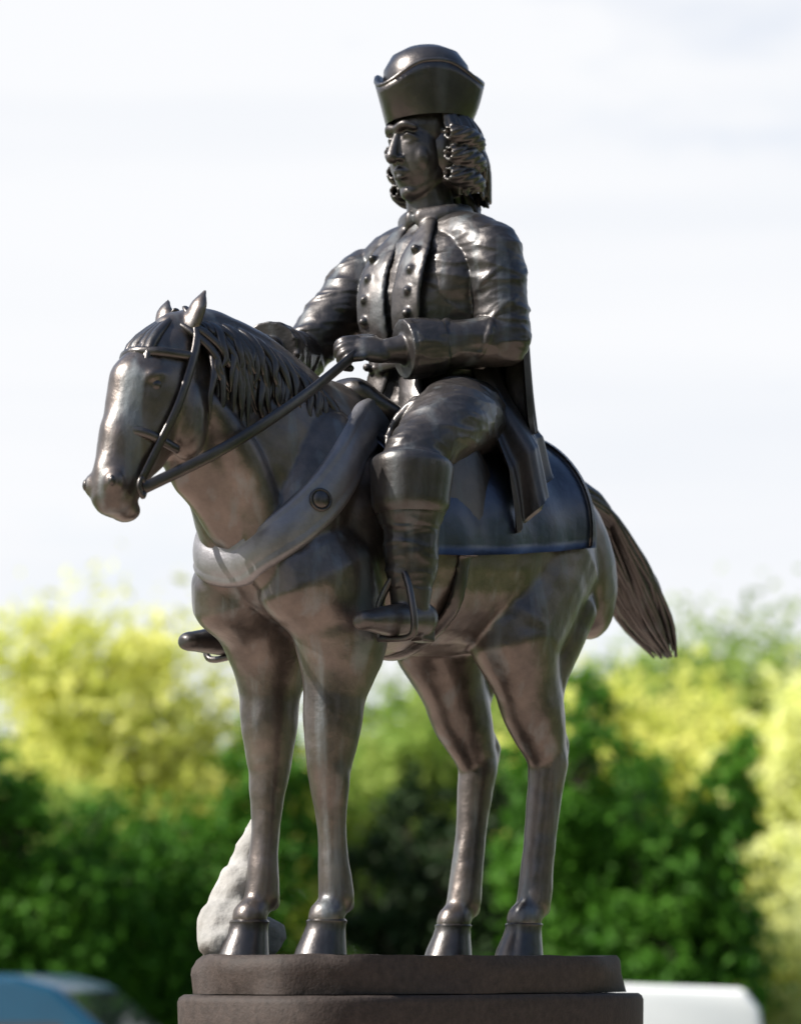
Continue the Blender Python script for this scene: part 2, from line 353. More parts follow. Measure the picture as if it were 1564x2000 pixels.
# ------------------------------------------------------------------ parked vans
def plate(pts, th, out):
    """a thin solid panel from a ring of points, thickened along out"""
    n = len(pts); o = Vector(out) * th
    return [Vector(p) for p in pts] + [Vector(p) + o for p in pts], [tuple(range(n)), tuple(reversed(range(n, 2 * n)))] + [(j, n + j, n + (j + 1) % n, (j + 1) % n) for j in range(n)]
def van(name, label, loc, rz, paint, H_=1.95, L_=4.6, W_=1.78):
    root = empty(name, loc, rz); tag(root, label, 'van')
    h2 = L_ / 2
    # side profile, nose at +x
    prof = [(-h2, 0.42), (-h2 - 0.02, 0.9), (-h2 + 0.03, H_ - 0.22), (-h2 + 0.16, H_ - 0.05), (-0.6, H_), (h2 - 2.15, H_ - 0.02), (h2 - 1.85, H_ - 0.10),
            (h2 - 1.02, H_ - 0.78), (h2 - 0.28, H_ - 0.98), (h2 - 0.06, H_ - 1.18), (h2, 0.62), (h2 - 0.03, 0.36), (h2 - 0.4, 0.28), (-h2 + 0.3, 0.28)]
    bm = bmesh.new()
    def half(z): return W_ / 2 - max(0, z - 1.0) * 0.10
    A = [bm.verts.new((x, -half(z), z)) for x, z in prof]; B = [bm.verts.new((x, half(z), z)) for x, z in prof]
    bm.faces.new(A); bm.faces.new(list(reversed(B)))
    n = len(prof)
    for j in range(n): bm.faces.new((A[j], B[j], B[(j + 1) % n], A[(j + 1) % n]))
    bmesh.ops.recalc_face_normals(bm, faces=bm.faces[:])
    bmesh.ops.bevel(bm, geom=[e for e in bm.edges], offset=0.055, segments=4, affect='EDGES', profile=0.5)
    me = bpy.data.meshes.new('body'); bm.to_mesh(me); bm.free(); me.materials.append(paint); me.shade_smooth()
    me.set_sharp_from_angle(angle=R(40))
    link(bpy.data.objects.new('body', me), root)
    # windscreen
    a, b = Vector((h2 - 1.80, 0, H_ - 0.15)), Vector((h2 - 1.06, 0, H_ - 0.745)); nn = Vector((b.z - a.z, 0, -(b.x - a.x))).normalized() * -1
    if nn.x < 0: nn = -nn
    MB().add(*plate([(a.x, -half(a.z) + .1, a.z), (b.x, -half(b.z) + .09, b.z), (b.x, half(b.z) - .09, b.z), (a.x, half(a.z) - .1, a.z)], 0.012, nn)).build('windscreen', GLASS_DARK, root, False)
    for sg in (-1, 1):
        def sp(x, z): return (x, sg * (half(z) + 0.001), z)
        o = (0, sg, 0.08)
        wn = MB().add(*plate([sp(h2 - 1.80, H_ - 0.36), sp(h2 - 2.36, H_ - 0.36), sp(h2 - 2.38, H_ - 0.74), sp(h2 - 1.28, H_ - 0.74)], 0.006, o)).build('side_window', GLASS_DARK, root, False)
        for x0, x1 in ((h2 - 2.42, h2 - 1.2), (-0.62, h2 - 2.46)):
            dr = MB().add(*plate([sp(x0, 0.42), sp(x1, 0.42), sp(x1, 1.02), sp(x0, 1.02)], 0.004, o)).build('door', paint, root, False)
            MB().box((x0 + 0.12, sg * (half(0.95) + 0.02), 0.95), (0.17, 0.03, 0.035)).build('handle', BLACK, dr, False)
        MB().ell((h2 - 1.26, sg * (half(1.2) + 0.05), 1.10), (h2 - 1.26, sg * (half(1.2) + 0.22), 1.18), 0.05, 0.10, up=(1, 0, 0)).build('mirror', BLACK, root)
        MB().ball((h2 - 0.16, sg * (W_ / 2 - 0.20), 0.80), (0.10, 0.15, 0.11)).build('headlight', LAMP, root)
        MB().box((-h2 - 0.015, sg * (W_ / 2 - 0.10), 1.05), (0.03, 0.10, 0.34)).build('tail_light', RED_LENS, root, False)
        for x in (h2 - 0.85, -h2 + 0.85):
            wh = MB().limb([(x, sg * (W_ / 2 - 0.2), 0.32), (x, sg * (W_ / 2 + 0.012), 0.32)], [0.32, 0.32], side=(1, 0, 0), seg=28, sub=1, closed_round=False).build('wheel', BLACK, root)
            wh.data.set_sharp_from_angle(angle=R(40))
            rm = MB().limb([(x, sg * (W_ / 2 - 0.1), 0.32), (x, sg * (W_ / 2 + 0.018), 0.32)], [0.2, 0.2], side=(1, 0, 0), seg=22, sub=1, closed_round=False).build('rim', STEEL, wh)
            rm.data.set_sharp_from_angle(angle=R(40))
    MB().box((h2 - 0.04, 0, 0.42), (0.14, W_ - 0.12, 0.2)).build('bumper', BLACK, root, False)
    MB().box((-h2 - 0.02, 0, 0.46), (0.12, W_ - 0.12, 0.18)).build('bumper', BLACK, root, False)
    return root
van('parked_van', 'white panel van parked behind the pedestal at the right, under the dark bush', (0.66, 15.6, LOW + 0.006), R(180 + 3), WHITE_PAINT, H_=1.99)
van('parked_van', 'blue van with a sloping windscreen parked at the left, below the bushes', (-2.85, 13.3, LOW + 0.006), R(-10), BLUE_PAINT, H_=2.07)

# ------------------------------------------------------------------ the statue
BASE_Z = 1.64
YAW = R(47)
statue = empty('equestrian_statue', (0.0, 0.0, BASE_Z), 0)
tag(statue, 'dark bronze statue of a rider in a tricorne hat on a standing horse', 'statue')
cY, sY = math.cos(YAW), math.sin(YAW)
def P(f, s, h):          # forward, side (near side +), height above the slab
    return Vector((-f * cY + s * sY, -f * sY - s * cY, h))
SIDE = P(0, 1, 0); FWD = P(1, 0, 0); UP = Vector((0, 0, 1))
def PP(*a): return [P(*t) for t in a]

# --- horse
hb = MB()
hb.limb(PP((-0.66, 0, 1.26), (-0.52, 0, 1.27), (-0.25, 0, 1.19), (0.05, 0, 1.17), (0.32, 0, 1.17), (0.50, 0, 1.17)),
        [(0.17, 0.19), (0.25, 0.27), (0.265, 0.295), (0.27, 0.305), (0.25, 0.315), (0.20, 0.25)], side=SIDE, seg=28)
for sg in (1, -1):
    hb.ell(P(-0.60, 0.12 * sg, 1.00), P(-0.40, 0.12 * sg, 1.545), 0.145, 0.19, up=SIDE)      # croup
    hb.ell(P(-0.78, 0.10 * sg, 0.98), P(-0.56, 0.10 * sg, 1.47), 0.125, 0.14, up=SIDE)        # buttock
    hb.ell(P(-0.26, 0.17 * sg, 1.40), P(-0.38, 0.19 * sg, 1.02), 0.07, 0.10, up=SIDE)        # flank to stifle
    hb.ell(P(0.60, 0.12 * sg, 0.95), P(0.38, 0.12 * sg, 1.52), 0.105, 0.14, up=SIDE)         # shoulder blade
    hb.ell(P(0.40, 0.17 * sg, 1.02), P(0.22, 0.15 * sg, 1.30), 0.085, 0.11, up=SIDE)         # triceps
    hb.ell(P(0.625, 0.09 * sg, 0.98), P(0.56, 0.11 * sg, 1.26), 0.095, 0.10, up=SIDE)        # breast
    hb.limb(PP((0.62, 0.07 * sg, 1.12), (0.72, 0.085 * sg, 1.32), (0.86, 0.07 * sg, 1.48)), [0.075, 0.065, 0.05], side=SIDE)   # neck muscle
hb.ell(P(0.48, 0, 1.60), P(-0.05, 0, 1.46), 0.09, 0.10, up=SIDE)                             # withers
# neck: deep, arched
hb.limb(PP((0.36, 0, 1.30), (0.56, 0, 1.38), (0.74, 0, 1.46), (0.88, 0, 1.53)), [(0.18, 0.34), (0.15, 0.31), (0.118, 0.255), (0.09, 0.165)], side=SIDE, seg=24)
hb.limb(PP((0.36, 0, 1.56), (0.58, 0, 1.66), (0.78, 0, 1.71), (0.92, 0, 1.685)), [0.075, 0.07, 0.062, 0.055], side=SIDE)   # crest
# head
hb.limb(PP((0.92, 0, 1.61), (0.98, 0, 1.49), (1.045, 0, 1.37), (1.095, 0, 1.27), (1.118, 0, 1.205)),
        [(0.088, 0.11), (0.102, 0.15), (0.08, 0.112), (0.064, 0.082), (0.060, 0.066)], side=SIDE, seg=20)
for sg in (1, -1):
    hb.ball(P(0.91, 0.055 * sg, 1.44), (0.06, 0.06, 0.115))              # cheek
    hb.limb(PP((1.00, 0.082 * sg, 1.47), (1.06, 0.068 * sg, 1.33)), [0.018, 0.012], side=SIDE, seg=8)   # cheek ridge
    hb.limb(PP((1.02, 0.082 * sg, 1.535), (1.055, 0.076 * sg, 1.53), (1.075, 0.06 * sg, 1.50)), [0.016, 0.02, 0.012], side=SIDE, seg=8)   # brow
    hb.ball(P(1.152, 0.040 * sg, 1.232), (0.030, 0.030, 0.036))           # nostril wing
    hb.limb(PP((0.90, 0.055 * sg, 1.69), (0.885, 0.068 * sg, 1.75), (0.865, 0.075 * sg, 1.80)), [(0.03, 0.022), (0.033, 0.02), (0.008, 0.006)], side=SIDE)   # ear laid back
hb.ball(P(1.078, 0, 1.17), (0.042, 0.042, 0.032))                        # chin
hb.ball(P(1.128, 0, 1.182), (0.040, 0.040, 0.032))                       # lip
K = 1.44
def foreleg(s, top, elbow, knee, fet, hoof):
    sc = lambda a: [(x * K, y * K) for x, y in a]
    e, k, f_, h_ = P(*elbow), P(*knee), P(*fet), P(*hoof)
    hb.limb([P(*top), e, e * 0.45 + k * 0.55, k], sc([(0.10, 0.14), (0.082, 0.105), (0.056, 0.062), (0.042, 0.046)]), side=SIDE)
    hb.ell(e + FWD * 0.05, e * 0.5 + k * 0.5 + FWD * 0.045, 0.045, 0.04, up=SIDE)     # extensor
    hb.ell(e - FWD * 0.06 + UP * 0.04, e * 0.55 + k * 0.45 - FWD * 0.04, 0.05, 0.04, up=SIDE)
    hb.ball(k + FWD * 0.008, (0.052, 0.052, 0.066))
    hb.ball(k - FWD * 0.035 + UP * 0.01, 0.032)
    hb.limb([k, (k + f_) / 2, f_], sc([(0.042, 0.042), (0.029, 0.027), (0.034, 0.036)]), side=SIDE)
    hb.limb([k - FWD * 0.042, (k + f_) / 2 - FWD * 0.042, f_ - FWD * 0.035], [0.016, 0.0145, 0.018], side=SIDE, seg=8)   # tendon
    hb.ball(f_, (0.046, 0.046, 0.048)); hb.ball(f_ - FWD * 0.038 - UP * 0.012, 0.026)
    hb.limb([f_, f_ * 0.4 + h_ * 0.6 + FWD * 0.012 + UP * 0.02], [0.038, 0.050], side=SIDE)
foreleg(1, (0.48, 0.13, 1.05), (0.41, 0.15, 0.89), (0.445, 0.145, 0.51), (0.415, 0.145, 0.15), (0.465, 0.145, 0.035))
foreleg(-1, (0.50, -0.13, 1.05), (0.40, -0.14, 0.90), (0.405, -0.132, 0.53), (0.43, -0.132, 0.16), (0.49, -0.132, 0.035))
def hindleg(s, hip, stifle, hock, fet, hoof):
    st, hk, f_, h_ = P(*stifle), P(*hock), P(*fet), P(*hoof)
    hb.limb([P(*hip), st], [(0.14, 0.20), (0.125, 0.16)], side=SIDE)
    hb.limb([st, st * 0.5 + hk * 0.5 + FWD * 0.005, hk], [(0.125, 0.165), (0.085, 0.115), (0.056, 0.072)], side=SIDE)
    hb.limb([P(-0.60, hip[1], 1.06), st * 0.5 + hk * 0.5 - FWD * 0.075, hk - FWD * 0.07 + UP * 0.05], [0.10, 0.05, 0.024], side=SIDE)   # hamstring to the point of hock
    hb.ball(hk, (0.052, 0.060, 0.07))
    hb.ell(hk - FWD * 0.03 + UP * (-0.05), hk - FWD * 0.075 + UP * 0.075, 0.028, 0.03, up=SIDE)
    hb.limb([hk, (hk + f_) / 2, f_], [(0.060, 0.064), (0.048, 0.048), (0.051, 0.054)], side=SIDE)
    hb.limb([hk - FWD * 0.05, (hk + f_) / 2 - FWD * 0.045, f_ - FWD * 0.038], [0.02, 0.016, 0.019], side=SIDE, seg=8)
    hb.ball(f_, (0.048, 0.048, 0.05)); hb.ball(f_ - FWD * 0.04 - UP * 0.012, 0.027)
    hb.limb([f_, f_ * 0.4 + h_ * 0.6 + FWD * 0.012 + UP * 0.02], [0.04, 0.052], side=SIDE)
hindleg(1, (-0.52, 0.13, 1.22), (-0.34, 0.15, 0.95), (-0.50, 0.14, 0.585), (-0.43, 0.14, 0.155), (-0.37, 0.14, 0.035))
hindleg(-1, (-0.52, -0.13, 1.22), (-0.34, -0.15, 0.95), (-0.50, -0.14, 0.585), (-0.43, -0.14, 0.155), (-0.37, -0.14, 0.035))
horse = hb.fused('horse', BRONZE, statue, voxel=0.0075, smooth=7, disp=0.0035, scale=9)

def hoof(f, s):
    m = MB(); c = P(f, s, 0); n = 22; rows = []
    for z, r, off in ((0.001, 0.076, 0.010), (0.02, 0.072, 0.006), (0.06, 0.061, -0.006), (0.082, 0.057, -0.012), (0.092, 0.060, -0.014), (0.10, 0.050, -0.016)):
        rows += [c + FWD * (math.cos(a) * r + off) + SIDE * (math.sin(a) * r * 0.9) + UP * z for a in [2 * math.pi * j / n for j in range(n)]]
    m.add(rows, [(i * n + j, i * n + (j + 1) % n, (i + 1) * n + (j + 1) % n, (i + 1) * n + j) for i in range(5) for j in range(n)] + [tuple(reversed(range(n))), tuple(range(5 * n, 6 * n))])
    o = m.build('hoof', BRONZE_DARK, horse); o.data.set_sharp_from_angle(angle=R(45)); return o
hoof(0.465, 0.145); hoof(0.49, -0.132); hoof(-0.37, 0.14); hoof(-0.37, -0.14)

# mane, forelock and tail as locks of bronze hair
mm = MB(); rnd = random.Random(3)
for i in range(150):
    t = rnd.random()
    f = 0.40 + 0.52 * t; h = 1.625 + 0.125 * math.sin(t * 2.2); ly = i % 2
    L_ = 0.30 - 0.08 * t + rnd.uniform(-0.09, 0.05); sg = 1 if rnd.random() < 0.75 else -1
    w_ = 0.080 - 0.02 * t + 0.012 * ly; fx = rnd.uniform(-.035, .035); cu = rnd.uniform(-.02, .02)
    mm.limb(PP((f + .01, sg * -.01, h), (f - 0.005, sg * w_, h - L_ * 0.28), (f - 0.03 + fx, sg * (w_ + 0.035), h - L_ * .6), (f - 0.03 + fx * 1.2 + cu, sg * (w_ + 0.045), h - L_ * .88), (f - 0.05 + fx * 2.2, sg * (w_ + 0.04), h - L_ * 1.12)),
            [(0.011, .008), (rnd.uniform(.013, .02), .010), (0.015, .009), (.009, .006), (0.002, .002)], side=FWD, seg=8, sub=4)
for i in range(11):
    y = rnd.uniform(-0.05, 0.05)
    mm.limb(PP((0.93, y * 0.4, 1.72), (1.03, y, 1.63), (1.07 + rnd.uniform(-.01, .01), y * 1.3, 1.50)), [0.012, 0.015, 0.002], seg=7, sub=4)
mm.build('mane', BRONZE_DARK, horse)
tl = MB()
for i in range(150):
    a = rnd.uniform(0, 6.28); q = math.sqrt(rnd.random())
    u = math.cos(a) * q; v = math.sin(a) * q; e = rnd.uniform(0.45, 1.1); k_ = 0.35 + 0.65 * min(e, 1); wv = rnd.uniform(-.02, .02)
    tl.limb(PP((-0.68 + u * .04, v * .055, 1.45 + u * .045), (-0.86 + u * .06, v * .08, 1.40 + u * .08), (-1.01 + u * .10 + wv, v * .095, 1.26 + u * .04), (-1.01 - 0.15 * k_ + u * .10 - wv, v * .085, 1.26 - 0.17 * k_), (-1.01 - 0.26 * k_ + u * .035, v * .045, 1.26 - 0.29 * k_)),
            [(0.024, .018), (0.024, .018), (0.020, .014), (0.014, .010), (0.002, .002)], side=SIDE, seg=8, sub=4)
tl.build('tail', BRONZE_DARK, horse)
for sg in (1, -1):
    MB().ball(P(1.045, 0.077 * sg, 1.505), (0.018, 0.018, 0.018)).build('eye', BRONZE_DARK, horse)
    MB().ball(P(1.170, 0.052 * sg, 1.232), (0.010, 0.014, 0.016)).build('nostril', BRONZE_DARK, horse)

# saddle cloth and saddle, laid on the barrel
def wrap(f0, f1, a0, a1, grow, name, mat, parent, thick=0.014, n=36, m=36, wave=0.006):
    vs = []; fs = []
    for lay in (0, 1):
        for i in range(n + 1):
            f = f0 + (f1 - f0) * i / n
            for j in range(m + 1):
                a = a0 + (a1 - a0) * j / m
                t = max(0, min(1, (f + 0.52) / 1.0))
                cz = 1.27 - 0.11 * math.sin(t * 1.57); ra = 0.25 + 0.03 * math.sin(t * math.pi); rb = 0.28 + 0.035 * t
                g_ = grow + lay * thick + wave * math.sin(f * 31 + abs(a) * 3) * abs(math.sin(a))
                vs.append(P(f - 0.03 * abs(math.sin(a)), (ra + g_) * math.sin(a), cz + (rb + g_) * math.cos(a)))
    w_ = m + 1; o_ = (n + 1) * w_
    for i in range(n):
        for j in range(m):
            q = i * w_ + j
            fs.append((q, q + 1, q + w_ + 1, q + w_)); fs.append((o_ + q, o_ + q + w_, o_ + q + w_ + 1, o_ + q + 1))
    for i in range(n):
        for j in (0, m):
            q = i * w_ + j; fs.append((q, q + w_, o_ + q + w_, o_ + q))
    for j in range(m):
        for i in (0, n):
            q = i * w_ + j; fs.append((q, o_ + q, o_ + q + 1, q + 1))
    return MB().add(vs, fs).build(name, mat, parent)
wrap(-0.52, 0.28, -1.72, 1.72, 0.030, 'saddle_cloth', BRONZE_SKY, horse)
wrap(-0.50, -0.485, -1.70, 1.70, 0.044, 'cloth_border', BRONZE_DARK, horse, 0.012, n=2, wave=0.006)
sdm = MB()
sdm.limb(PP((0.22, 0, 1.62), (0.12, 0, 1.55), (-0.10, 0, 1.51), (-0.30, 0, 1.56), (-0.37, 0, 1.64)), [(0.09, 0.05), (0.14, 0.05), (0.18, 0.05), (0.18, 0.05), (0.14, 0.03)], side=SIDE)
for sg in (1, -1):
    sdm.ell(P(0.03, 0.24 * sg, 1.52), P(0.07, 0.31 * sg, 1.12), 0.16, 0.03, up=FWD)
sdm.limb(PP((0.02, 0.27, 1.15), (0.03, 0.22, 0.97), (0.03, 0, 0.865), (0.03, -0.22, 0.97), (0.02, -0.27, 1.15)), [(0.03, 0.014)] * 5, side=FWD)   # girth
sdm.fused('saddle', BRONZE_DARK, horse, voxel=0.010, smooth=3)
# added pale band for the light streak across the horse's shoulder and chest
from mathutils.bvhtree import BVHTree
hme = horse.data; bvh = BVHTree.FromPolygons([v_.co for v_ in hme.vertices], [p_.vertices[:] for p_ in hme.polygons])
def band(way, width, thick, name, mat, n=64, m=16):
    """a strap of the given width draped along way points (f, s, h) on the horse"""
    pts = [P(*q) for q in way]; path = []
    k_ = len(pts)
    for i_ in range(n + 1):
        u_ = i_ / n * (k_ - 1); a_ = min(int(u_), k_ - 2); t_ = u_ - a_
        p0, p1, p2, p3 = pts[max(a_ - 1, 0)], pts[a_], pts[a_ + 1], pts[min(a_ + 2, k_ - 1)]
        path.append(0.5 * ((2 * p1) + (p2 - p0) * t_ + (2 * p0 - 5 * p1 + 4 * p2 - p3) * t_ ** 2 + (3 * p1 - p0 - 3 * p2 + p3) * t_ ** 3))
    snap = [bvh.find_nearest(p_)[:2] for p_ in path]
    C_ = [a_[0] + a_[1] * 0.012 for a_ in snap]; M_ = [a_[1] for a_ in snap]
    for _ in range(14):
        C_ = [C_[0]] + [(C_[q - 1] + C_[q] * 2 + C_[q + 1]) / 4 for q in range(1, n)] + [C_[n]]
        M_ = [M_[0]] + [((M_[q - 1] + M_[q] * 2 + M_[q + 1]) / 4).normalized() for q in range(1, n)] + [M_[n]]
    rows = []; outs = []
    for i_ in range(n + 1):
        c_, nn = C_[i_], M_[i_]; d_ = (C_[min(i_ + 1, n)] - C_[max(i_ - 1, 0)]).normalized(); x_ = nn.cross(d_).normalized(); nn = d_.cross(x_)
        for j_ in range(m + 1):
            t_ = j_ / m * 2 - 1
            q_ = c_ + x_ * t_ * width - nn * (0.020 * t_ * t_)
            rows.append(q_ - nn * 0.05); outs.append(q_ + nn * (thick + (0.005 if 0.72 < abs(t_) < 0.98 else 0)))
    w_ = m + 1; o_ = len(rows); fs = []
    for i_ in range(n):
        for j_ in range(m):
            q_ = o_ + i_ * w_ + j_; fs.append((q_, q_ + w_, q_ + w_ + 1, q_ + 1))
        for j_ in (0, m):
            q_ = i_ * w_ + j_; fs.append((q_, q_ + w_, o_ + q_ + w_, o_ + q_))
    for j_ in range(m):
        for i_ in (0, n):
            q_ = i_ * w_ + j_; fs.append((q_, o_ + q_, o_ + q_ + 1, q_ + 1))
    me_ = MB().add(rows + outs, fs)
    o = me_.build(name, mat, horse)
    bm = bmesh.new(); bm.from_mesh(o.data); bmesh.ops.recalc_face_normals(bm, faces=bm.faces[:])
    bm.to_mesh(o.data); bm.free(); o.data.set_sharp_from_angle(angle=R(50)); return o
band([(0.10, 0.14, 1.60), (0.24, 0.20, 1.53), (0.40, 0.24, 1.40), (0.55, 0.22, 1.24), (0.66, 0.14, 1.12), (0.70, 0.0, 1.06), (0.66, -0.14, 1.12), (0.55, -0.22, 1.24), (0.40, -0.24, 1.40), (0.24, -0.20, 1.53), (0.10, -0.14, 1.60)], 0.064, 0.006, 'light_streak_band', STREAK_BRONZE, n=120)
for q_ in ((0.56, 0.215, 1.235), (0.56, -0.215, 1.235)):
    c_, n_ = bvh.find_nearest(P(*q_))[:2]
    m_ = MB().ball(c_ + n_ * 0.018, (0.026, 0.026, 0.014), n_.to_track_quat('Z', 'Y'))
    rim = [c_ + n_ * 0.018 + n_.to_track_quat('Z', 'Y') @ Vector((math.cos(k * .3927) * .029, math.sin(k * .3927) * .029, 0)) for k in range(17)]
    m_.limb(rim, [.005] * 17, side=n_, seg=8, sub=2)
    m_.build('band_boss', BRONZE_DARK, horse)
br = MB()
def strap(pts, r=0.010): br.limb(pts, [(r * 1.4, r * .7)] * len(pts), side=FWD, seg=8, sub=5)
for sg in (1, -1):
    strap(PP((0.885, 0.02 * sg, 1.755), (0.905, 0.09 * sg, 1.66), (0.985, 0.112 * sg, 1.47), (1.04, 0.09 * sg, 1.34), (1.08, 0.074 * sg, 1.25)))
    br.limb(PP((1.075, 0.08 * sg, 1.22), (1.095, 0.085 * sg, 1.245), (1.105, 0.085 * sg, 1.22), (1.09, 0.085 * sg, 1.195), (1.075, 0.08 * sg, 1.22)), [0.007] * 5, seg=6)
br.limb(PP((0.97, -0.085, 1.34), (1.08, -0.078, 1.37), (1.135, 0, 1.385), (1.08, 0.078, 1.37), (0.97, 0.085, 1.34)), [(.014, .008)] * 5, side=UP, seg=8)
br.limb(PP((0.94, -0.098, 1.60), (1.03, -0.075, 1.60), (1.065, 0, 1.605), (1.03, 0.075, 1.60), (0.94, 0.098, 1.60)), [(.014, .008)] * 5, side=UP, seg=8)
br.build('bridle', BRONZE_DARK, horse)
for sg in (1, -1):
    MB().limb(PP((1.085, 0.085 * sg, 1.22), (0.88, 0.175 * sg, 1.345), (0.60, 0.175 * sg, 1.52), (0.27 if sg > 0 else 0.51, 0.085 * sg, 1.725 if sg > 0 else 1.72)), [(0.016, 0.0055)] * 4, side=UP, seg=10, sub=8).build('rein', BRONZE_DARK, horse)

# --- rider
rd = MB(); F0 = -0.14
rd.limb(PP((F0, 0, 1.58), (F0 - 0.01, 0, 1.76), (F0 + 0.01, 0, 1.94), (F0 - 0.01, 0, 2.08), (F0 - 0.02, 0, 2.17)),
        [(0.20, 0.17), (0.19, 0.155), (0.225, 0.17), (0.225, 0.15), (0.13, 0.10)], side=SIDE, seg=44)
rd.limb(PP((F0 - 0.02, 0, 2.14), (F0 + 0.015, 0, 2.30)), [0.085, 0.07], side=SIDE)                 # neck
KN = [None, (F0 + 0.46, 0.335, 1.36), (F0 + 0.46, -0.335, 1.36)]
for sg in (1, -1):
    rd.limb(PP((F0 - 0.01, 0.05 * sg, 2.145), (F0 - 0.005, 0.165 * sg, 2.12), (F0 - 0.01, 0.235 * sg, 2.05), (F0 - 0.01, 0.26 * sg, 1.94)), [.085, .088, .092, .086], side=FWD, seg=36)     # shoulder
    rd.ell(P(F0 + 0.06, 0.0, 2.00), P(F0 + 0.05, 0.22 * sg, 1.96), 0.14, 0.095, up=UP)        # chest
    rd.limb(PP((F0 - 0.02, 0.11 * sg, 1.58), (F0 + 0.22, 0.28 * sg, 1.53), (F0 + 0.45, 0.33 * sg, 1.37)), [(0.13, .14), (0.11, .12), (0.085, .085)], side=UP, seg=36)
    rd.limb(PP((F0 + 0.45, 0.33 * sg, 1.37), (F0 + 0.46, 0.335 * sg, 1.26), (F0 + 0.455, 0.335 * sg, 1.12), (F0 + 0.455, 0.33 * sg, 0.95)), [(.083, .09), (0.076, 0.09), (0.07, .085), (0.052, .055)], side=SIDE)
    for k in range(6):
        q = P(F0 + 0.10 + 0.055 * k, (0.20 + .022 * k) * sg, 1.555 - 0.018 * k); ph = 0.9 + 0.35 * k
        rd.limb([q + SIDE * sg * (math.cos(ph + w_) * 0.112) + UP * (math.sin(ph + w_) * 0.108) + FWD * 0.05 * w_ for w_ in (-1.1, -.5, 0, .5, 1.1)], [0.005, 0.012, 0.015, 0.011, 0.004], seg=8)
    # boot top turned down, boot foot with heel
    rd.limb(PP((F0 + 0.452, 0.334 * sg, 1.325), (F0 + 0.46, 0.336 * sg, 1.225)), [(.104, .112), (.092, .102)], side=SIDE)
    rd.limb(PP((F0 + 0.41, 0.33 * sg, 0.925), (F0 + 0.52, 0.338 * sg, 0.91), (F0 + 0.66, 0.35 * sg, 0.895)), [(0.05, 0.05), (0.052, 0.045), (0.036, 0.028)], side=SIDE)
    rd.box(P(F0 + 0.405, 0.33 * sg, 0.885), (0.05, 0.05, 0.05), Matrix((FWD, SIDE, UP)).transposed())
def arm(sh, el_, wr):
    a, b, c = P(*sh), P(*el_), P(*wr)
    rd.limb([a, a * .5 + b * .5, b], [(0.092, 0.09), (0.086, 0.084), (0.074, 0.074)], side=SIDE, seg=36)
    rd.ball(b, 0.076)
    d = c - b
    rd.limb([b, b + d * .5, b + d * .72], [(0.076, 0.076), (0.070, 0.070), (0.074, 0.074)], side=UP, seg=36)
    rd.limb([b + d * .56, b + d * .74, b + d * .86], [(0.082, 0.082), (0.090, 0.090), (0.090, 0.090)], side=UP, seg=16, closed_round=False)   # deep cuff
    rd.limb([b + d * .8, c], [0.046, 0.036], side=UP)
    ax = (b - a).normalized(); n_ = (b - a).cross(d).normalized(); o_ = ax.cross(n_)
    for k in range(7):   # drag folds round the sleeve
        q = a.lerp(b, 0.34 + 0.105 * k); r_ = 0.088 - 0.012 * k / 6; ph = k * 1.9
        rd.limb([q + (n_ * math.cos(ph + w_) + o_ * math.sin(ph + w_)) * (r_ - 0.006) + ax * (0.05 * w_ - .05) for w_ in (-1.3, -.6, 0, .6, 1.3)], [0.006, 0.013, 0.016, 0.012, 0.005], seg=8)
    dx = d.normalized(); m_ = n_.cross(dx)
    for k in range(4):
        q = b + d * (0.12 + 0.11 * k); ph = k * 2.3 + 1
        rd.limb([q + (n_ * math.cos(ph + w_) + m_ * math.sin(ph + w_)) * 0.068 + dx * (0.04 * w_) for w_ in (-1.3, -.6, 0, .6, 1.3)], [0.005, 0.011, 0.014, 0.011, 0.005], seg=8)
arm((F0 - 0.01, 0.235, 2.08), (F0 - 0.01, 0.285, 1.80), (F0 + 0.33, 0.12, 1.735))
arm((F0 + 0.02, -0.26, 2.08), (F0 + 0.22, -0.34, 1.80), (F0 + 0.58, -0.13, 1.735))
def hand(wr, d, palm_n):
    wr = Vector(wr); d = d.normalized(); n_ = palm_n.normalized(); x = d.cross(n_).normalized()
    rd.ell(wr - d * 0.03, wr + d * 0.105, 0.048, 0.028, up=x)
    for k, (o, l) in enumerate(((-0.036, 0.074), (-0.012, 0.086), (0.012, 0.080), (0.036, 0.064))):
        b = wr + d * 0.085 + x * o
        rd.limb([b, b + d * l * 0.5 + n_ * 0.012, b + d * l * 0.42 + n_ * 0.046, b + d * l * 0.02 + n_ * 0.052], [0.0135, 0.0135, 0.0130, 0.0125], seg=10, sub=4)
    b = wr + d * 0.03 - x * 0.045
    rd.limb([b, b + d * 0.04 - x * 0.012 + n_ * 0.02, b + d * 0.07 + x * 0.008 + n_ * 0.045], [0.016, 0.0135, 0.011], seg=8, sub=4)
hand(P(F0 + 0.33, 0.12, 1.735), P(1, -0.4, 0.0), P(0, -1, -0.6))
hand(P(F0 + 0.58, -0.13, 1.735), P(1, 0.45, -0.1), P(0, 1, -0.6))
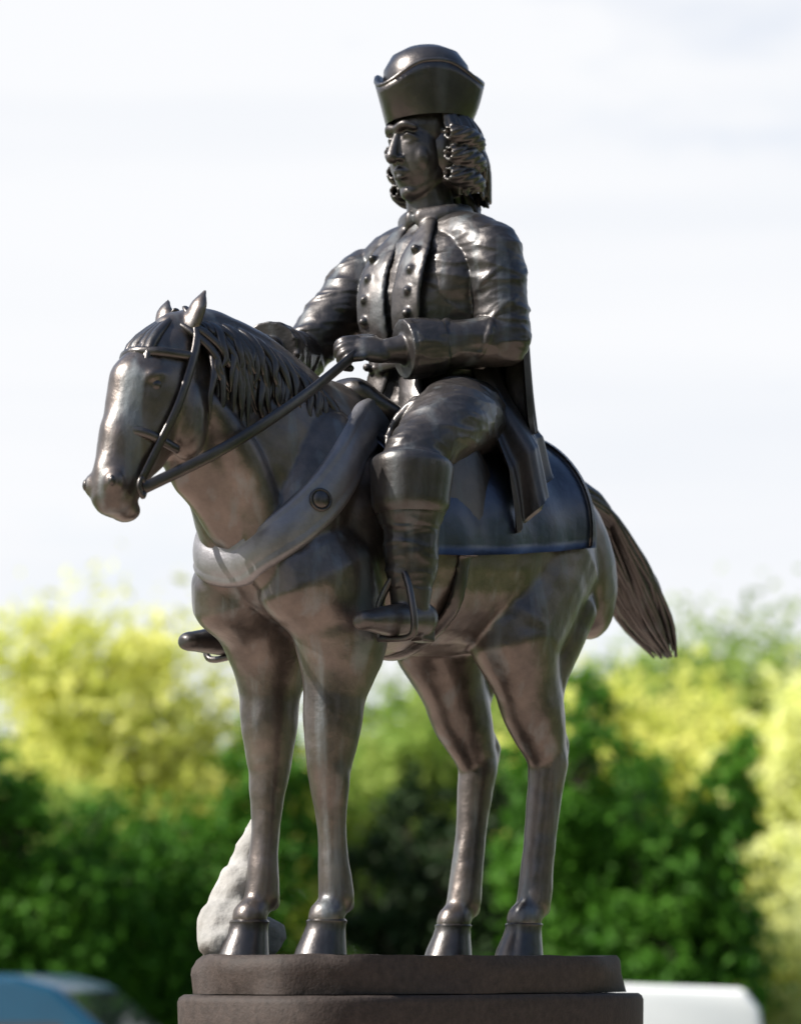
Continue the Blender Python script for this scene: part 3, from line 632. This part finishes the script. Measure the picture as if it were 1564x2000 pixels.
# head turned a little towards the camera
HC = P(F0 + 0.03, 0, 2.435); S_ = 1.18
hq = Quaternion((0, 0, 1), R(-6)) @ Quaternion(SIDE, R(5))
def H(f, s, h): return HC + hq @ (FWD * f + SIDE * s + UP * h) * S_
HS = hq @ SIDE
def hell(a, b, ra, rb, up=None): rd.ell(H(*a), H(*b), ra * S_, rb * S_, up=up or HS)
def hl(pts, rad, seg=10): rd.limb([H(*p) for p in pts], [r * S_ for r in rad], side=HS, seg=seg, sub=4)
hell((-0.02, 0, -0.05), (-0.02, 0, 0.145), 0.082, 0.102)            # skull
hell((0.032, 0, -0.140), (0.03, 0, 0.09), 0.070, 0.069)
hell((0.055, 0, -0.142), (0.055, 0, -0.098), 0.032, 0.030)              # face
for sg in (1, -1): hell((-0.012, 0.058 * sg, -0.045), (0.062, 0.016 * sg, -0.132), 0.024, 0.030)   # jaw
hl([(0.092, 0, 0.032), (0.106, 0, 0.0), (0.119, 0, -0.035)], [0.009, 0.0125, 0.0165])       # nose
hell((0.10, 0.014, -0.046), (0.10, 0.014, -0.030), 0.011, 0.012); hell((0.10, -0.014, -0.046), (0.10, -0.014, -0.030), 0.011, 0.012)
hl([(0.078, -0.050, 0.040), (0.094, -0.028, 0.050), (0.096, 0, 0.042), (0.094, 0.028, 0.050), (0.078, 0.050, 0.040)], [0.009, 0.012, 0.012, 0.012, 0.009])   # brow
hl([(0.086, -0.025, -0.074), (0.101, -0.006, -0.068), (0.101, 0.006, -0.068), (0.086, 0.025, -0.074)], [0.005, 0.0075, 0.0075, 0.005])   # lips
hl([(0.087, -0.020, -0.082), (0.099, 0, -0.085), (0.087, 0.020, -0.082)], [0.005, 0.0095, 0.005])
for sg in (1, -1):
    hell((0.052, 0.046 * sg, -0.075), (0.058, 0.043 * sg, 0.0), 0.024, 0.024)   # cheekbone
    rd.ball(H(0.079, 0.033 * sg, 0.014), 0.0125 * S_)                              # eyeball
    hl([(0.075, 0.050 * sg, 0.012), (0.091, 0.033 * sg, 0.024), (0.088, 0.017 * sg, 0.014)], [.0045, .0055, .0045], 8)   # upper lid
    hl([(0.075, 0.050 * sg, 0.010), (0.088, 0.033 * sg, 0.002), (0.086, 0.018 * sg, 0.010)], [.0035, .0045, .0035], 8)   # lower lid
    hl([(0.0, 0.084 * sg, 0.03), (-0.018, 0.093 * sg, 0.02), (-0.014, 0.090 * sg, -0.02), (0.0, 0.084 * sg, -0.04)], [.008, .010, .009, .009], 8)   # ear
rider = rd.fused('rider', BRONZE_COAT, statue, voxel=0.0043, smooth=4, disp=0.0012, scale=17)
wr_a, wr_b = P(F0 + 0.38, 0.10, 1.735), P(F0 + 0.64, -0.11, 1.735)
me_ = rider.data; nrm_ = [v_.normal.copy() for v_ in me_.vertices]
for v_, n_ in zip(me_.vertices, nrm_):        # creases in the cloth, none on face and hands
    c = v_.co
    if c.z > 2.19 or (c - wr_a).length < 0.15 or (c - wr_b).length < 0.15 or c.z < 1.0: continue
    q = noise.noise(Vector((c.x * 6 + c.z * 5, c.y * 6 - c.z * 3, c.z * 19)))
    q2 = noise.noise(Vector((c.x * 15 - c.z * 9, c.y * 15, c.z * 34 + 7)))
    v_.co = c + n_ * ((0.0058 if c.z < 2.08 else 0.0025) * ((1 - abs(q)) ** 3 - 0.4) + 0.0022 * ((1 - abs(q2)) ** 2 - .5))
me_.update()

for sg in (1, -1):
    o = MB().limb(PP((F0 + 0.450, 0.333 * sg, 1.365), (F0 + 0.452, 0.334 * sg, 1.345), (F0 + 0.459, 0.336 * sg, 1.25), (F0 + 0.459, 0.336 * sg, 1.215)), [(.103, .110), (.115, .122), (.107, .114), (.094, .100)], side=SIDE, seg=36, sub=5, closed_round=False).build('boot_top', BRONZE_DARK, rider)
    o.data.set_sharp_from_angle(angle=R(50))

# hair: rolled curls over the ears and a queue behind
hr = MB(); rnd = random.Random(21)
hr.ell(H(-0.055, 0, -0.13), H(-0.05, 0, 0.10), 0.110 * S_, 0.096 * S_, up=HS)
for k in range(54):
    a = R(72 + k * 216 / 53); wv = rnd.uniform(-.012, .012); e = rnd.uniform(.9, 1.1)
    ca, sa = math.cos(a), math.sin(a)
    hr.limb([H(-0.02 + 0.100 * ca, 0.096 * sa, 0.085), H(-0.03 + 0.126 * ca, 0.116 * sa + wv, 0.02), H(-0.038 + 0.130 * ca, 0.120 * sa - wv, -0.05), H(-0.05 + 0.118 * ca * e, 0.108 * sa * e, -0.135 * e)],
            [.008, .0095, .0095, .006], side=UP, seg=8, sub=4)
for sg in (1, -1):
    for z, r_ in ((0.015, .019), (-0.038, .021), (-0.090, .020)):            # three rolled curls, each of twisted strands
        for q in range(7):
            pts = []
            for t in range(9):
                w_ = t / 8; an = q * 6.283 / 7 + w_ * 3.2; rr_ = r_ * (0.75 + 0.35 * math.sin(w_ * 3.14))
                pts.append(H(0.022 - 0.105 * w_, (0.110 + 0.012 * math.sin(w_ * 3.14) + 0.008 * w_ + 0.006 * math.sin(z * 90)) * sg + rr_ * math.cos(an), z - 0.02 * w_ + rr_ * math.sin(an)))
            hr.limb(pts, [.006] + [.0085] * 7 + [.006], side=UP, seg=8, sub=3)
for q in range(9):                                                            # tied queue
    an = q * 6.283 / 9
    hr.limb([H(-0.11, 0.01 * math.cos(an), -0.09), H(-0.14 + .018 * math.sin(an), 0.022 * math.cos(an), -0.15), H(-0.14 + .022 * math.sin(an), 0.026 * math.cos(an), -0.21), H(-0.135, 0.004 * math.cos(an), -0.31)], [.010, .012, .011, .003], side=HS, seg=8)
hr.fused('hair', BRONZE_DARK, rider, voxel=0.0042, smooth=1)

# tricorne: round crown, brim turned up on three sides
n = 72
rows = []
def brim(a, u):
    """a round the head (0 = front), u from the crown (0) to the edge (1)"""
    pk = 0.5 + 0.5 * math.cos(3 * a)                 # points at front and the two rear corners
    pk = pk ** 1.6
    r = 0.111 + u * (0.016 + 0.022 * pk)
    z = 0.070 + u * (0.130 * (1 - pk) + 0.080 * pk) - 0.012 * math.sin(math.pi * u)
    return r, z
def hatpt(a, r, z): return H(r * math.cos(a) * 1.04 - 0.022, r * math.sin(a), z)
hv = []; hf = []
U = [0, .12, .3, .5, .7, .88, 1.0]
ringdef = [('b', u, 0.0) for u in U] + [('b', u, 0.014) for u in reversed(U)]
for (_, u, th) in ringdef:
    for j in range(n):
        a = 2 * math.pi * j / n; r, z = brim(a, u)
        hv.append(hatpt(a, r - th * 0.9, z + th * .5))
for r, z in ((0.106, 0.12), (0.113, 0.17), (0.108, 0.215), (0.086, 0.250), (0.050, 0.269), (0.012, 0.273)):
    for j in range(n):
        hv.append(hatpt(2 * math.pi * j / n, r, z))
nr = len(hv) // n
for i in range(nr - 1):
    for j in range(n):
        k = (j + 1) % n; hf.append((i * n + j, i * n + k, (i + 1) * n + k, (i + 1) * n + j))
hf.append(tuple((nr - 1) * n + j for j in range(n)))
hat = MB().add(hv, hf)
hat.limb([hatpt(2 * math.pi * j / n, brim(2 * math.pi * j / n, 1.0)[0] - .005, brim(2 * math.pi * j / n, 1.0)[1] + .006) for j in range(n + 1)], [0.0085] * (n + 1), side=UP, seg=7, sub=1)
hat.build('hat', BRONZE_DARK, rider)

# coat: lapels, buttons, skirts with folds
ct = MB()
for sg in (1, -1):
    ct.limb(PP((F0 + 0.075, 0.055 * sg, 2.185), (F0 + 0.165, 0.075 * sg, 2.05), (F0 + 0.195, 0.07 * sg, 1.90), (F0 + 0.165, 0.06 * sg, 1.74), (F0 + 0.20, 0.10 * sg, 1.58)), [(.03, .011), (.058, .012), (.060, .012), (.046, .012), (.05, .012)], side=SIDE, seg=36)
    ct.limb(PP((F0 + 0.075, 0.02 * sg, 2.205), (F0 + 0.01, 0.105 * sg, 2.215), (F0 - 0.09, 0.07 * sg, 2.235), (F0 - 0.11, 0, 2.24)), [(.034, .018)] * 4, side=UP, seg=10)   # collar
    for k in range(7):
        z = 2.08 - 0.068 * k
        ct.ball(P(F0 + (0.172 + .038 * math.sin(k / 6 * 3.1)), 0.088 * sg, z), 0.0135)
ct.limb(PP((F0 + 0.0, 0.205, 1.735), (F0 + 0.17, 0.09, 1.735), (F0 + 0.18, -0.05, 1.735), (F0 + 0.0, -0.205, 1.735), (F0 - 0.17, 0, 1.75), (F0 + 0.0, 0.205, 1.735)), [(.022, .012)] * 6, side=UP, seg=8)
ct.fused('coat', BRONZE_COAT, rider, voxel=0.0062, smooth=3, disp=0.002, scale=15)
# skirts of the coat, a long cape behind and a short one over the shoulders: cloth with folds
def lerps(tab, v):
    for (a, p), (b, q) in zip(tab, tab[1:]):
        if v <= b:
            t = (v - a) / (b - a); t = t * t * (3 - 2 * t) * 0.5 + t * 0.5
            return [x * (1 - t) + y * t for x, y in zip(p, q)]
    return tab[-1][1]
def cloth(name, parent, mat, a0, a1, tab, nfold, amp, seed, th=0.016, nu=150, nv=46, hem=0.0, fc=None):
    """tab: v -> (radius back, radius side, height); a = 0 is straight back"""
    fc = F0 - 0.02 if fc is None else fc
    G = []
    for i in range(nv + 1):
        v = i / nv
        for j in range(nu + 1):
            u = j / nu; a = R(a0 + (a1 - a0) * u)
            rb_, rs_, z, rf_ = lerps(tab, v)
            ca, sa = math.cos(a), math.sin(a)
            rr = rb_ if ca > 0 else rf_
            w_ = a * nfold + 0.9 * noise.noise(Vector((a * 1.5, v * 1.2, seed)))+ v * 0.5
            fd = (0.5 * math.sin(2 * w_) + 0.18 * math.sin(5 * w_ + 1)) * amp * (v ** 1.1) + 0.012 * v * noise.noise(Vector((a * 5, v * 3, seed + 4)))
            zz = z + hem * v * ca + 0.012 * v * v * math.sin(a * nfold * 2 + 1)
            G.append(P(fc - (rr + fd) * ca, (rs_ + fd) * sa, zz))
    w_ = nu + 1; NV = []
    for i in range(nv + 1):
        for j in range(nu + 1):
            du = G[i * w_ + min(j + 1, nu)] - G[i * w_ + max(j - 1, 0)]; dv = G[min(i + 1, nv) * w_ + j] - G[max(i - 1, 0) * w_ + j]
            NV.append(du.cross(dv).normalized())
    vs = G + [p - n_ * th for p, n_ in zip(G, NV)]; fs = []; o_ = len(G)
    for i in range(nv):
        for j in range(nu):
            q = i * w_ + j
            fs.append((q, q + 1, q + w_ + 1, q + w_)); fs.append((o_ + q, o_ + q + w_, o_ + q + w_ + 1, o_ + q + 1))
        for j in (0, nu):
            q = i * w_ + j; fs.append((q, q + w_, o_ + q + w_, o_ + q))
    for j in range(nu):
        for i in (0, nv):
            q = i * w_ + j; fs.append((q, o_ + q, o_ + q + 1, q + 1))
    o = MB().add(vs, fs).build(name, mat, parent); o.data.set_sharp_from_angle(angle=R(60)); return o
cloth('coat_skirt', rider, BRONZE_COAT, -112, 112, [(0, (0.165, 0.195, 1.76, .15)), (.4, (0.20, 0.27, 1.60, .13)), (.7, (0.23, 0.355, 1.45, .12)), (1, (0.25, 0.385, 1.28, .10))], 4.5, 0.050, 3.0, hem=0.17, th=0.02)
cloth('cape', rider, BRONZE_COAT, -74, 74, [(0, (0.10, 0.13, 2.20, .1)), (.15, (0.15, 0.26, 2.13, .1)), (.4, (0.175, 0.30, 1.95, .1)), (1, (0.20, 0.31, 1.50, .1))], 5.5, 0.085, 8.0, hem=0.06)
for sg in (1, -1):
    sm = MB()
    sm.limb(PP((F0 + 0.30, 0.325 * sg, 1.30), (F0 + 0.50, 0.36 * sg, 1.05)), [(.014, 0.006)] * 2, seg=8)
    sm.limb(PP((F0 + 0.53, 0.285 * sg, 0.862), (F0 + 0.53, 0.285 * sg, 0.96), (F0 + 0.51, 0.345 * sg, 1.05), (F0 + 0.53, 0.405 * sg, 0.96), (F0 + 0.53, 0.405 * sg, 0.862), (F0 + 0.53, 0.285 * sg, 0.862)), [0.010] * 6, seg=8)
    sm.build('stirrup', BRONZE_DARK, horse)

# --- ground slab of the casting, the rock by the far foreleg, the pedestal
def slab(name, fc, a, b, z0, z1, mat, parent, ex=3.0, rough=0.0, n=96, rim=0.02, seed=0, flare=0.0):
    vs = []; fs = []
    prof = [(1.0 + flare, z0), (1.0 + flare * .5, (z0 + z1) / 2), (1.0, z1 - rim), (0.992, z1 - rim * .4), (0.975, z1), (0.7, z1), (0.35, z1)]
    for q, (k, z) in enumerate(prof):
        for j in range(n):
            t = 2 * math.pi * j / n; c_, s_ = math.cos(t), math.sin(t)
            x = math.copysign(abs(c_) ** (2 / ex), c_); y = math.copysign(abs(s_) ** (2 / ex), s_)
            w_ = 1 + rough * noise.noise(Vector((x * 3 + seed, y * 3, z * 12)))
            vs.append(P(fc + a * k * x * w_, b * k * y * w_, z + (rough * 0.12 * noise.noise(Vector((x * 6, y * 6, k * 3))) if 0 < q < 5 else 0)))
    m = len(prof)
    for i in range(m - 1):
        for j in range(n):
            k = (j + 1) % n; fs.append((i * n + j, i * n + k, (i + 1) * n + k, (i + 1) * n + j))
    fs.append(tuple((m - 1) * n + j for j in range(n))); fs.append(tuple(reversed(range(n))))
    o = MB().add(vs, fs).build(name, mat, parent); o.data.set_sharp_from_angle(angle=R(50)); return o
slab('ground_slab', -0.082, 0.745, 0.345, -0.105, 0.0, GRANITE, statue, rough=0.05, rim=0.035)
rk = MB(); rnd = random.Random(12)
for (f, s, z, r_) in ((0.50, -0.22, 0.06, (.10, .09, .10)), (0.46, -0.235, 0.16, (.075, .07, .11)), (0.41, -0.235, 0.27, (.052, .05, .10)), (0.39, -0.225, 0.36, (.034, .034, .085)), (0.55, -0.20, 0.03, (.07, .07, .05)), (0.38, -0.25, 0.05, (.10, .07, .07))):
    rk.ball(P(f - 0.03, s, z), r_, Quaternion((rnd.random(), rnd.random(), rnd.random()), rnd.uniform(0, .5)), seg=9, rings=6)
rk.fused('rock', ROCK, statue, voxel=0.012, smooth=2, disp=0.016, scale=11)
ped = empty('pedestal', (0, 0, 0)); tag(ped, 'dark stone pedestal carrying the bronze horse and rider', 'pedestal')
slab('cap', -0.085, 0.765, 0.362, BASE_Z - 0.29, BASE_Z - 0.108, GRANITE, ped, ex=4.0, rough=0.012, seed=4)
slab('shaft', -0.08, 0.72, 0.32, 0.26, BASE_Z - 0.292, GRANITE, ped, ex=5.0, rough=0.006, seed=5)
slab('plinth', -0.08, 0.86, 0.44, 0.008, 0.258, GRANITE, ped, ex=5.0, rough=0.006, seed=6)
